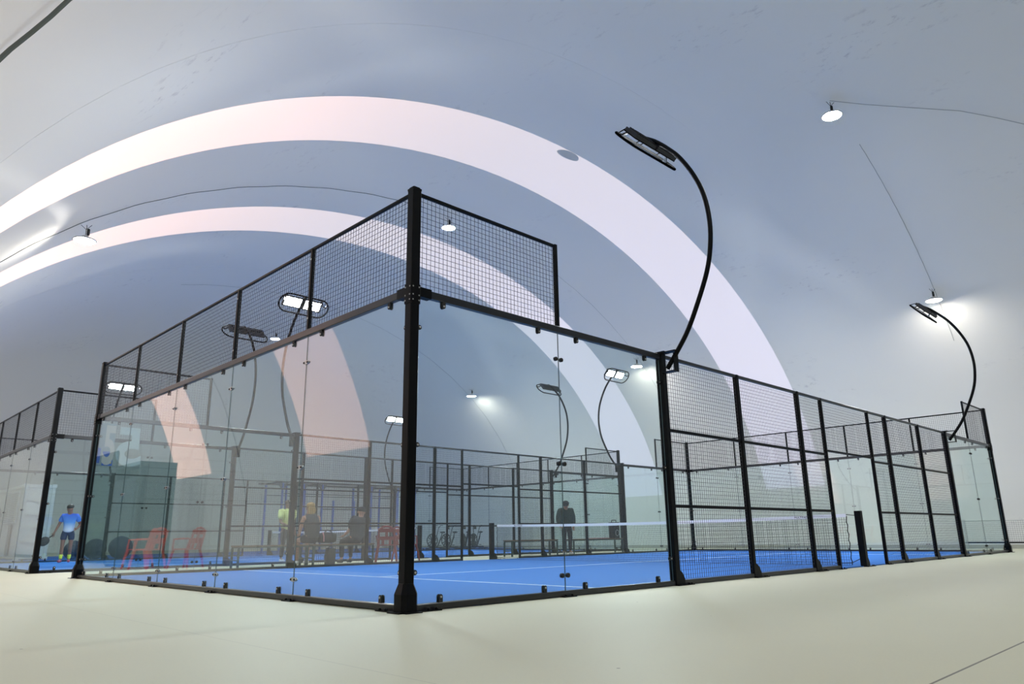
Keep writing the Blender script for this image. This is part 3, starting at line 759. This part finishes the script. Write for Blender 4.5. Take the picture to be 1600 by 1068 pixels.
# dark curtains along the west side and the north end, unseen, added to darken the reflection in the left glass
def curtain(label, p0, p1, h):
    r = thing('curtain', label, 'curtain', (0, 0, 0), 0, 'unseen dark curtains added to darken the glass reflection'); b = MB(); n = 160
    P0, P1 = Vector((*p0, 0)), Vector((*p1, 0)); d = P1-P0; nn = Vector((-d.y, d.x, 0)).normalized(); vs = []
    for side in (0, .01):
        for i in range(n+1):
            q = P0+d*i/n + nn*(0.06*math.sin(i*0.9)+side); vs += [(q.x, q.y, 0.02), (q.x, q.y, h)]
    m = 2*(n+1); fs = [(2*i, 2*i+2, 2*i+3, 2*i+1) for i in range(n)] + [(m+2*i, m+2*i+1, m+2*i+3, m+2*i+2) for i in range(n)]
    fs += [(2*i+1, 2*i+3, m+2*i+3, m+2*i+1) for i in range(n)] + [(0, 1, m+1, m), (2*n, m+2*n, m+2*n+1, 2*n+1)]
    b.add(vs, fs); b.build('cloth', 'door_dark', r)
    MB().tube([(*p0, h+.02), (*p1, h+.02)], 0.03, 8).build('rail', 'black', r)
    for f in (0, .5, 1): q = P0+d*f; MB().tube([(q.x, q.y, 0), (q.x, q.y, h+.02)], 0.025, 8).build('post', 'black', r)
curtain('dark curtain added out of view along the west wall to darken the left glass reflection', (-2.9, 18.5), (-2.9, 24.5), 3.2)
curtain('dark curtain added out of view at the north end to darken the left glass reflection', (-1.5, 38.2), (2.2, 38.6), 4.2)

# bags, speaker, balls
r = thing('sports_bag', 'black sports bag with pink strap on the bench beside the seated woman', 'bag', (5.72, 11.12, 0.49))
MB().tube([(-0.25, 0, 0.13), (-0.22, 0, 0.14), (-0.08, 0, 0.15), (0.1, 0, 0.15), (0.22, 0, 0.14), (0.25, 0, 0.13)], [0.06, 0.11, 0.13, 0.13, 0.11, 0.05], 14).build('body', 'bag', r)
MB().tube([(-0.10, -0.12, 0.18), (-0.09, -0.07, 0.29), (0, -0.02, 0.33), (0.09, -0.07, 0.29), (0.10, -0.12, 0.18)], 0.013, 8).build('handle', 'bag', r)
MB().tube([(-0.15, -0.135, 0.06), (-0.15, -0.13, 0.19), (-0.13, -0.04, 0.27)], 0.015, 8).build('strap', 'pink', r)
r = thing('racket_bag', 'dark padded bag standing on the floor under the bag bench', 'bag', (5.72, 10.92, 0.0))
MB().prism([(-0.10, 0), (0.10, 0), (0.12, 0.2), (0.09, 0.38), (-0.07, 0.40), (-0.12, 0.2)], 1, -0.07, 0.07).build('body', 'bag', r)
MB().tube([(-0.06, -0.02, 0.40), (0, -0.02, 0.46), (0.06, -0.02, 0.40)], 0.012, 6).build('handle', 'bag', r)
r = thing('portable_speaker', 'black portable speaker on the right end of the far bench', 'speaker', (17.45, 11.4, 0.49))
MB().bar(2, 0, 0.55, (0, 0), (0.34, 0.26), 0.03).build('body', 'bag', r)
MB().tube([(-0.13, 0, 0.54), (-0.12, 0, 0.62), (0.12, 0, 0.62), (0.13, 0, 0.54)], 0.016, 8).build('handle', 'bag', r)
MB().tube([(0.10*math.cos(a), -0.135, 0.18+0.10*math.sin(a)) for a in [2*PI*i/20 for i in range(20)]], 0.012, 6, closed=True).build('speaker_ring', 'steel', r)
r = thing('towel', 'pale pink towel hung over the far bench beside the speaker', 'towel', (16.55, 11.2, 0.49))
MB().add([(x, y, z) for x in (-0.35, 0.35) for (y, z) in ((-0.02, 0.0), (0.35, 0.004), (-0.02, 0.014), (0.35, 0.02))], [(0, 1, 5, 4), (2, 6, 7, 3), (0, 4, 6, 2), (1, 3, 7, 5), (0, 2, 3, 1), (4, 5, 7, 6)]).build('cloth', 'pink', r, smooth=False)
tag(MB().ell((0, 0, 0.033), (0.033, 0.033, 0.033), 16, 12).build('tennis_ball', 'ball', loc=(1.15, 18.9, 0.012)), 'yellow ball on the turf near the left edge of the view', 'ball')

# dark exercise balls and tyres on the gym side
for i, (x, y, rad, lab) in enumerate(((3.5, 24.2, 0.33, 'dark blue exercise ball just right of the player in blue'),
                                      (4.25, 24.5, 0.36, 'dark exercise ball under the number 5, left of the red chair reflection'),
                                      (5.05, 24.4, 0.40, 'dark exercise ball, right one of the pair under the number 5'))):
    r = thing('exercise_ball', lab, 'ball', (x, y, 0.012), 0, 'exercise balls behind the far court')
    MB().ell((0, 0, rad), (rad, rad, rad), 24, 16).build('shell', 'dark_blue', r)
    MB().lathe([(0.03, 0), (0.02, 0.01)], (0, 0, 2*rad-0.003), 10).build('valve', 'rubber', r)

# gym mat floor
struct(MB().box((12.5, 28.4, 0.006), (24, 11, 0.012)).build('trim_4', 'gym_turf', smooth=False), 'blue gym flooring beyond the far court')

# gym rig
r = thing('gym_rig', 'tall gym rig with blue uprights and dark top beams beyond the far court', 'gym rig', (15.0, 25.8, 0.012))
ux = [-3.45, -2.45, -1.5, 1.15, 2.7, 3.75]
for y in (-0.8, 0.8):
    for x in ux:
        p = MB().bar(2, 0, 3.0, (x, y), (0.075, 0.075), 0.005).build('upright', 'blue_metal', r)
        MB().box((x, y, 0.005), (0.18, 0.18, 0.01)).build('foot_plate', 'grey_black', p, smooth=False)
        if y < 0:
            MB().prism([(x-0.25, 3.0), (x+0.25, 3.0), (x, 2.65)], 1, y-0.01, y+0.01).build('gusset', 'grey_black', p, smooth=False)
    MB().bar(0, ux[0]-0.35, ux[-1]+0.35, (y, 3.05), (0.07, 0.08), 0.005).build('top_beam', 'grey_black', r)
    MB().bar(0, ux[0], ux[-1], (y, 2.55), (0.04, 0.04), 0.005).build('pull_up_bar', 'grey_black', r)
for x in ux: MB().bar(1, -0.8, 0.8, (x, 3.05), (0.06, 0.06), 0.005).build('cross_beam', 'grey_black', r)
for x in (-0.9, 0.2): MB().bar(2, 0, 2.3, (x, -0.8), (0.075, 0.075), 0.005).build('short_upright', 'blue_metal', r)
MB().bar(0, -1.5, 1.15, (-0.8, 1.9), (0.04, 0.04), 0.005).build('pull_up_bar', 'grey_black', r)
for x in (3.2, 3.42):
    MB().tube([(x, -0.8, 3.0), (x, -0.82, 2.2)], 0.012, 6).build('ring_strap', 'rubber', r)
    MB().tube([(x+0.09*math.cos(a), -0.82, 2.1+0.09*math.sin(a)) for a in [2*PI*i/16 for i in range(16)]], 0.014, 6, closed=True).build('gym_ring', 'wood', r)

# air bikes
def make_bike():
    r = thing('air_bike', '', 'exercise bike', (0, 0, 0), 0, 'exercise bikes behind the far court')
    b = MB(); b.bar(0, -0.5, 0.5, (0, 0.10), (0.07, 0.06), 0.006)
    for x in (-0.5, 0.5): b.bar(1, -0.28, 0.28, (x, 0.05), (0.06, 0.06), 0.006)
    b.tube([(0.05, 0, 0.10), (0.30, 0, 0.48)], 0.03, 8); b.tube([(0.05, 0, 0.10), (-0.2, 0, 0.62)], 0.035, 8); b.tube([(-0.2, 0, 0.62), (-0.24, 0, 0.80)], 0.025, 8)
    b.build('frame', 'grey_black', r)
    w = MB(); w.tube([(0.34+0.31*math.cos(a), 0, 0.44+0.31*math.sin(a)) for a in [2*PI*i/28 for i in range(28)]], 0.028, 8, closed=True)
    for k in range(12):
        a = 2*PI*k/12; w.box((0.34+0.16*math.cos(a), 0, 0.44+0.16*math.sin(a)), (0.28, 0.10, 0.012), R=Matrix.Rotation(-a, 3, 'Y'))
    w.lathe([(0.06, -0.07), (0.06, 0.07)], (0.34, 0, 0.44), 14, axis=1)
    w.build('fan_wheel', 'grey_black', r, smooth=False)
    MB().ell((-0.27, 0, 0.83), (0.15, 0.11, 0.045), 14, 8).build('saddle', 'rubber', r)
    for s in (-1, 1):
        MB().tube([(0.22, s*0.10, 0.40), (0.14, s*0.14, 0.75), (0.10, s*0.20, 1.05), (-0.02, s*0.24, 1.18), (-0.12, s*0.25, 1.16)], 0.018, 8).build('handlebar', 'grey_black', r)
        MB().box((0.10+s*0.12, s*0.16, 0.28+s*0.08), (0.12, 0.10, 0.03)).build('pedal', 'rubber', r, smooth=False)
    MB().bar(2, 0.98, 1.14, (0.20, 0), (0.03, 0.16), 0.004).build('console', 'rubber', r)
    return r
k0 = make_bike()
for i, (x, y, rz, lab) in enumerate(((19.75, 24.35, 1.9, 'exercise bike, leftmost of the row behind the far court'), (20.55, 24.3, 1.7, 'exercise bike with the fan wheel showing, second from the left in the row'),
                                     (21.55, 24.3, 1.3, 'exercise bike half hidden by the double post, third in the row'), (22.3, 24.25, 1.5, 'exercise bike rightmost of the row, beside the near net post'))):
    o = k0 if i == 0 else copy_tree(k0); o.location = (x, y, 0.012); o.rotation_euler = (0, 0, rz); o['label'] = lab

# white plant container with louvres behind the far court
r = thing('plant_container', 'white steel container with louvred vent at the far left edge', 'container', (2.30, 27.0, 0))
CWd, CD, CH = 1.0, 6.0, 2.75
b = MB(); b.box((CWd/2, CD/2, CH/2+0.08), (CWd-0.08, CD-0.08, CH-0.22)); b.build('body', 'container', r, smooth=False)
b = MB()
for x in (0.05, CWd-0.05):
    for y in (0.05, CD-0.05):
        b.bar(2, 0, CH, (x, y), (0.12, 0.12), 0.008)
        for zc in (0.06, CH-0.06): b.box((x, y, zc), (0.17, 0.17, 0.13))
for y in (0.05, CD-0.05):
    for zc in (0.12, CH-0.08): b.bar(0, 0.05, CWd-0.05, (y, zc), (0.10, 0.12), 0.008)
for x in (0.05, CWd-0.05):
    for zc in (0.12, CH-0.08): b.bar(1, 0.05, CD-0.05, (x, zc), (0.10, 0.12), 0.008)
b.build('frame', 'container', r)
for k, zc in enumerate((0.65, 1.15, 1.65, 2.15)): MB().box((CWd/2, -0.005, zc), (CWd-0.24, 0.04, 0.05)).build('front_rib', 'container', r, smooth=False)
lv = MB(); lv.box((-0.005, 1.9, 1.95), (0.06, 2.4, 1.2)); lv.build('louvre_box', 'container', r, smooth=False)
for col_ in (1.32, 2.48):
    gv = MB(); gv.box((-0.037, col_, 1.95), (0.006, 1.0, 1.08)); gg = gv.build('louvre_grille', 'slat_dark', r, smooth=False)
    sl = MB()
    for k in range(16): sl.box((-0.055, col_, 1.45+k*0.067), (0.03, 1.02, 0.042), R=Matrix.Rotation(-0.4, 3, 'Y'))
    sl.build('louvre_slats', 'container', gg, smooth=False)
MB().box((-0.02, 1.5, 0.72), (0.02, 0.35, 1.15)).build('vent_slot', 'slat_dark', r, smooth=False)
MB().box((-0.02, 4.2, 1.5), (0.02, 0.9, 1.0)).build('side_hatch', 'slat_dark', r, smooth=False)

# low wire fence along the east wall
r = thing('wire_fence', 'low wire fence on a dark tube along the wall at the right edge', 'fence', (23.6, -3.0, 0))
mesh_panel(1, -5, 4.9, 0, 0.20, 0.86, 0.06, 0.004).build('mesh_panel', 'wire', r, smooth=False, fix=False)
MB().tube([(0, -5, 0.20), (0, 4.9, 0.20)], 0.022, 8).build('bottom_tube', 'black', r)
MB().tube([(0, -5, 0.87), (0, 4.9, 0.87)], 0.012, 8).build('top_tube', 'steel', r)
for y in (-5, -2.5, 0, 2.5, 4.9): MB().bar(2, 0, 0.92, (0, y), (0.07, 0.07), 0.006).build('fence_post', 'steel', r)

# ------------------------------------------------------------------ people
def skin_mesh(name, verts, edges, radii, mats, sub=2, root=0, poly_mat=None):
    me = bpy.data.meshes.new(name); me.from_pydata([tuple(v) for v in verts], edges, [])
    o = bpy.data.objects.new(name, me); COL.objects.link(o)
    sm = o.modifiers.new('skin', 'SKIN'); sm.use_smooth_shade = True
    ly = me.skin_vertices[0] if me.skin_vertices else None
    if ly is None:
        bm = bmesh.new(); bm.from_mesh(me); bm.verts.layers.skin.verify(); bm.to_mesh(me); bm.free(); ly = me.skin_vertices[0]
    for i, q in enumerate(radii):
        ly.data[i].radius = (q, q) if isinstance(q, (int, float)) else q
        ly.data[i].use_root = (i == root)
    ss = o.modifiers.new('sub', 'SUBSURF'); ss.levels = sub; ss.render_levels = sub
    dg = bpy.context.evaluated_depsgraph_get(); out = bpy.data.meshes.new_from_object(o.evaluated_get(dg)); out.name = name
    bpy.data.objects.remove(o); bpy.data.meshes.remove(me)
    out.materials.clear()
    for m in mats: out.materials.append(MT[m])
    out.polygons.foreach_set('use_smooth', [True]*len(out.polygons))
    return out
def chain_mesh(name, chains, mat, sub=2):
    """chains: list of (list of (point, radius)); chains are joined where points coincide"""
    V = []; R = []; E = []; key = {}
    def vid(p, r):
        k = tuple(round(c, 4) for c in p)
        if k not in key: key[k] = len(V); V.append(p); R.append(r)
        return key[k]
    for ch in chains:
        ids = [vid(p, r) for p, r in ch]
        E += [(a, b) for a, b in zip(ids[:-1], ids[1:]) if a != b]
    return skin_mesh(name, V, E, R, [mat], sub)
def joinm(name, parts):
    bm = bmesh.new(); mats = []
    for me in parts:
        base = len(mats); mats += list(me.materials); n0 = len(bm.faces); bm.from_mesh(me); bm.faces.ensure_lookup_table()
        for f in bm.faces[n0:]: f.material_index = min(base + f.material_index, 30)
    out = bpy.data.meshes.new(name); bm.to_mesh(out); bm.free()
    for m in mats: out.materials.append(m)
    return out
lerp = lambda a, b, t: tuple(a[i]+(b[i]-a[i])*t for i in range(3))
def hand_chains(w, d, side, curl=0.3):
    """palm and five fingers from wrist w along direction d"""
    d = Vector(d).normalized(); s = d.cross(Vector((0, 1, 0)));
    if s.length < .1: s = d.cross(Vector((1, 0, 0)))
    s.normalize(); n = d.cross(s)*side; w = Vector(w)
    out = []
    for k, (off, L) in enumerate(((-0.03, .065), (-0.01, .078), (0.01, .074), (0.03, .058))):
        b = w + d*0.085 + s*off; out.append([(tuple(w+d*0.05+s*off*0.7), .011), (tuple(b), .0095), (tuple(b+d*L*.5+n*curl*.02), .009), (tuple(b+d*L*.9+n*curl*.06), .0075)])
    out.append([(tuple(w+d*0.025-s*0.02), .012), (tuple(w+d*0.055-s*0.05), .010), (tuple(w+d*0.085-s*0.058), .008)])
    return out
def person(label, J, loc, rz, skin, top, bottom, shoe, hair, sleeve=0.45, legs=1.0, sock=None, cap=None, long_hair=False, bulk=0.0, size=1.0):
    """J: joint positions in the person's own frame (facing -Y)"""
    r = thing('person', label, 'person', loc, rz); r.scale = (size, size, size)
    g = J
    torso = [(g['pelvis'], .115), (g['waist'], .115), (g['chest'], .135), (g['neck'], .062), (g['jaw'], .072), (g['head'], .094), (g['crown'], .072)]
    ch = [torso]
    for s in 'LR':
        ch.append([(g['chest'], .135), (g['sh'+s], .066), (lerp(g['sh'+s], g['el'+s], .5), .052), (g['el'+s], .043), (lerp(g['el'+s], g['wr'+s], .45), .038), (g['wr'+s], .027), (tuple(Vector(g['wr'+s])+Vector(g['hd'+s])*0.06), .034), (tuple(Vector(g['wr'+s])+Vector(g['hd'+s])*0.10), .026)])
        ch.append([(g['pelvis'], .115), (g['hip'+s], .092), (lerp(g['hip'+s], g['kn'+s], .5), .074), (g['kn'+s], .055), (lerp(g['kn'+s], g['an'+s], .35), .054), (g['an'+s], .036), (g['to'+s], .034)])
    parts = [chain_mesh('b', ch, skin)]
    for s, sd in (('L', 1), ('R', -1)):
        for c in hand_chains(g['wr'+s], g['hd'+s], sd): parts.append(chain_mesh('f', [c], skin, 1))
    hd = Vector(g['head']); fwd = Vector(g['face']).normalized(); upv = (Vector(g['crown'])-hd).normalized(); rgt = fwd.cross(upv).normalized(); upv = rgt.cross(fwd)
    R = Matrix((rgt, -fwd, upv)).transposed()
    fc = MB()
    fc.ell(hd + fwd*0.098 - upv*0.015, (0.014, 0.022, 0.022), 8, 6, 0, R); 
    for s in (-1, 1): fc.ell(hd + rgt*s*0.092 - upv*0.01 - fwd*0.005, (0.012, 0.022, 0.032), 8, 6, 0, R); fc.ell(hd + rgt*s*0.034 + fwd*0.084 + upv*0.012, (0.013, 0.008, 0.008), 8, 6, 1, R)
    fc.ell(hd + fwd*0.082 - upv*0.058, (0.024, 0.008, 0.008), 8, 6, 2, R)
    parts.append(fc.mesh('face', [skin, 'eye', 'lip']))
    link('body', joinm('body', parts), r)
    # shirt over torso and upper arms
    e = .024 + bulk
    sh = [[(lerp(g['pelvis'], g['waist'], -0.45), .172), (lerp(g['pelvis'], g['waist'], 0.25), .168), (g['waist'], .115+e+.026), (g['chest'], .135+e), (lerp(g['chest'], g['neck'], .72), .088)]]
    for s in 'LR':
        arm = [(g['chest'], .135+e), (g['sh'+s], .068+e)]
        if sleeve > 0: arm.append((lerp(g['sh'+s], g['el'+s], min(1, sleeve)), .055+e))
        if sleeve > 1: arm += [(lerp(g['el'+s], g['wr'+s], .5), .040+e), (lerp(g['el'+s], g['wr'+s], .95), .030+e*.7)]
        sh.append(arm)
    link('shirt', chain_mesh('shirt', sh, top), r)
    tr = [[(g['pelvis'], .115+.026), (lerp(g['pelvis'], g['waist'], .45), .135), (lerp(g['pelvis'], g['waist'], .75), .125)]]
    for s in 'LR':
        leg = [(g['pelvis'], .115+.026), (g['hip'+s], .120)]
        if legs < 1: leg += [(lerp(g['hip'+s], g['kn'+s], legs), .092)]
        else: leg += [(lerp(g['hip'+s], g['kn'+s], .5), .092), (g['kn'+s], .075), (lerp(g['kn'+s], g['an'+s], .4), .070), (lerp(g['kn'+s], g['an'+s], .96), .055)]
        tr.append(leg)
    link('shorts' if legs < 1 else 'trousers', chain_mesh('bottoms', tr, bottom), r)
    for s in 'LR':
        an, to = Vector(g['an'+s]), Vector(g['to'+s])
        d = (to-an); d.z = 0; d = d.normalized() if d.length > .01 else Vector((0, -1, 0)); base = Vector((an.x, an.y, an.z-0.05))
        link('shoe', chain_mesh('shoe', [[(tuple(base-d*0.06), .045), (tuple(base+d*0.06), .046), (tuple(base+d*0.18+Vector((0, 0, -.008))), .036)]], shoe), r)
        if sock: link('sock', chain_mesh('sock', [[(tuple(an), .046), (lerp(g['an'+s], g['kn'+s], .28), .056), (lerp(g['an'+s], g['kn'+s], .40), .058)]], sock), r)
    h = MB()
    h.ell(hd + upv*0.052 - fwd*0.028, (0.103, 0.104, 0.080), 16, 10, 0, R)
    if long_hair: h.ell(hd - upv*0.05 - fwd*0.07, (0.098, 0.055, 0.14), 14, 10, 0, R)
    hm = h.build('hair', hair, r)
    if cap:
        c = MB(); c.ell(hd + upv*0.055 - fwd*0.01, (0.114, 0.118, 0.09), 16, 10, 0, R); c.ell(hd + upv*0.05 + fwd*0.13, (0.075, 0.085, 0.012), 14, 6, 0, R); c.build('cap', cap, r)
    return r
def standing(k=1.0, **mod):
    J = dict(pelvis=(0, 0, .95), waist=(0, 0, 1.12), chest=(0, 0, 1.32), neck=(0, 0, 1.47), jaw=(0, -.015, 1.55), head=(0, -.02, 1.63), crown=(0, -.01, 1.69), face=(0, -1, 0),
             shL=(.19, 0, 1.40), elL=(.24, .02, 1.13), wrL=(.25, -.06, .90), hdL=(0, -.1, -1), shR=(-.19, 0, 1.40), elR=(-.24, .02, 1.13), wrR=(-.25, -.06, .90), hdR=(0, -.1, -1),
             hipL=(.10, 0, .90), knL=(.11, -.02, .50), anL=(.12, .02, .10), toL=(.13, -.13, .045), hipR=(-.10, 0, .90), knR=(-.11, -.02, .50), anR=(-.12, .02, .10), toR=(-.13, -.13, .045))
    J.update(mod); return J
def seated(lean=(0, 0), **mod):
    """sits on a 0.49 m bench at the origin, feet towards -Y; lean shifts the upper body"""
    lx, ly = lean
    L = lambda f: (lx*f, ly*f)
    def at(x, y, z, f): return (x+lx*f, y+ly*f, z)
    J = dict(pelvis=(0, 0, .62), waist=at(0, .02, .78, .3), chest=at(0, .0, .98, .7), neck=at(0, -.01, 1.12, .95), jaw=at(0, -.03, 1.19, 1.05), head=at(0, -.035, 1.27, 1.1), crown=at(0, -.03, 1.33, 1.15), face=(0, -1, -.1),
             shL=at(.18, 0, 1.05, .8), elL=at(.23, -.08, .80, .5), wrL=(.16, -.30, .68), hdL=(0, -1, -.2), shR=at(-.18, 0, 1.05, .8), elR=at(-.23, -.08, .80, .5), wrR=(-.16, -.30, .68), hdR=(0, -1, -.2),
             hipL=(.10, -.03, .59), knL=(.13, -.42, .55), anL=(.13, -.40, .11), toL=(.14, -.54, .05), hipR=(-.10, -.03, .59), knR=(-.13, -.42, .55), anR=(-.13, -.40, .11), toR=(-.14, -.54, .05))
    J.update(mod); return J
# player on the far court, racket in the hand at the left of the picture
pl = standing(chest=(0, -.02, 1.32), neck=(0, -.03, 1.47), jaw=(-.02, -.05, 1.55), head=(-.03, -.06, 1.63), crown=(-.02, -.05, 1.69), face=(-.6, -.75, -.35),
              elR=(-.28, .0, 1.13), wrR=(-.35, -.12, .91), hdR=(-.25, -.2, -.9), elL=(.30, .06, 1.14), wrL=(.24, -.16, 1.02), hdL=(-.35, -.6, -.3), anR=(-.11, -.04, .10), toR=(-.14, -.20, .045), anL=(.10, .10, .10), toL=(.12, -.06, .045), knL=(.11, .0, .50))
PLOC, PRZ = (2.52, 21.2, 0.012), -0.35
p = person('player in a blue fading shirt, navy shorts and neon socks holding a racket low', pl, PLOC, PRZ, 'skin_dark', 'blue_shirt', 'navy_cloth', 'red_shoe', 'hair_dark', 0.7, 0.62, 'neon')
r = thing('padel_racket', 'dark padel racket held low by the player in blue', 'racket', PLOC, PRZ)
hand = Vector((-.35, -.12, .91)) + Vector((-.25, -.2, -.9)).normalized()*0.07; dr = Vector((-.72, -.15, -.66)).normalized()
MB().tube([hand - dr*0.05, hand + dr*0.14], 0.017, 10).build('grip', 'rubber', r)
hc = hand + dr*0.30; sd = dr.cross(Vector((0, 1, 0))).normalized(); nn = dr.cross(sd)
R3 = Matrix((dr, sd, nn)).transposed()
MB().ell(hc, (0.155, 0.13, 0.019), 22, 8, 0, R3).build('racket_head', 'grey_black', r)
# man in pale yellow behind the bench
person('person in a pale yellow shirt standing beyond the bench, half hidden by a post', standing(face=(.6, -.8, -.4), elR=(-.26, -.04, 1.12), wrR=(-.12, -.22, 1.02), hdR=(.5, -.6, 0)), (6.14, 14.0, 0.012), 0.15, 'skin_dark', 'yellow_shirt', 'black_cloth', 'white_shoe', 'hair_grey', 0.8, 1.0, bulk=0.05, size=0.94)
person('seated blonde woman in a dark grey tank top, seen from behind', seated((.03, -.05)), (5.34, 11.15, 0), PI, 'skin', 'grey_tank', 'black_cloth', 'white_shoe', 'hair_blonde', 0.0, 0.55, None, None, True, bulk=0.02, size=1.06)
person('seated person in a charcoal shirt leaning over to the right, beside the black bag', seated((-.26, -.16), face=(-.5, -.8, -.5)), (6.56, 11.15, 0), PI, 'skin', 'dark_shirt', 'black_cloth', 'grey_black', 'hair_dark', 0.9, 1.0, bulk=0.06)
person('person in a dark green jacket and cap standing between the two far benches', standing(chest=(-.05, -.06, 1.30), neck=(-.08, -.12, 1.44), jaw=(-.10, -.17, 1.50), head=(-.11, -.19, 1.57), crown=(-.11, -.19, 1.63), face=(-.5, -.8, -.45), shL=(.15, -.05, 1.39), shR=(-.25, -.05, 1.37), elR=(-.36, -.15, 1.12), wrR=(-.40, -.30, .92), hdR=(-.3, -.8, -.5), elL=(.22, -.02, 1.12), wrL=(.18, -.14, .90)),
       (14.62, 11.15, 0), -0.35, 'skin', 'green_jacket', 'black_cloth', 'white_shoe', 'hair_dark', 1.5, 1.0, None, 'black_cloth', bulk=0.035)
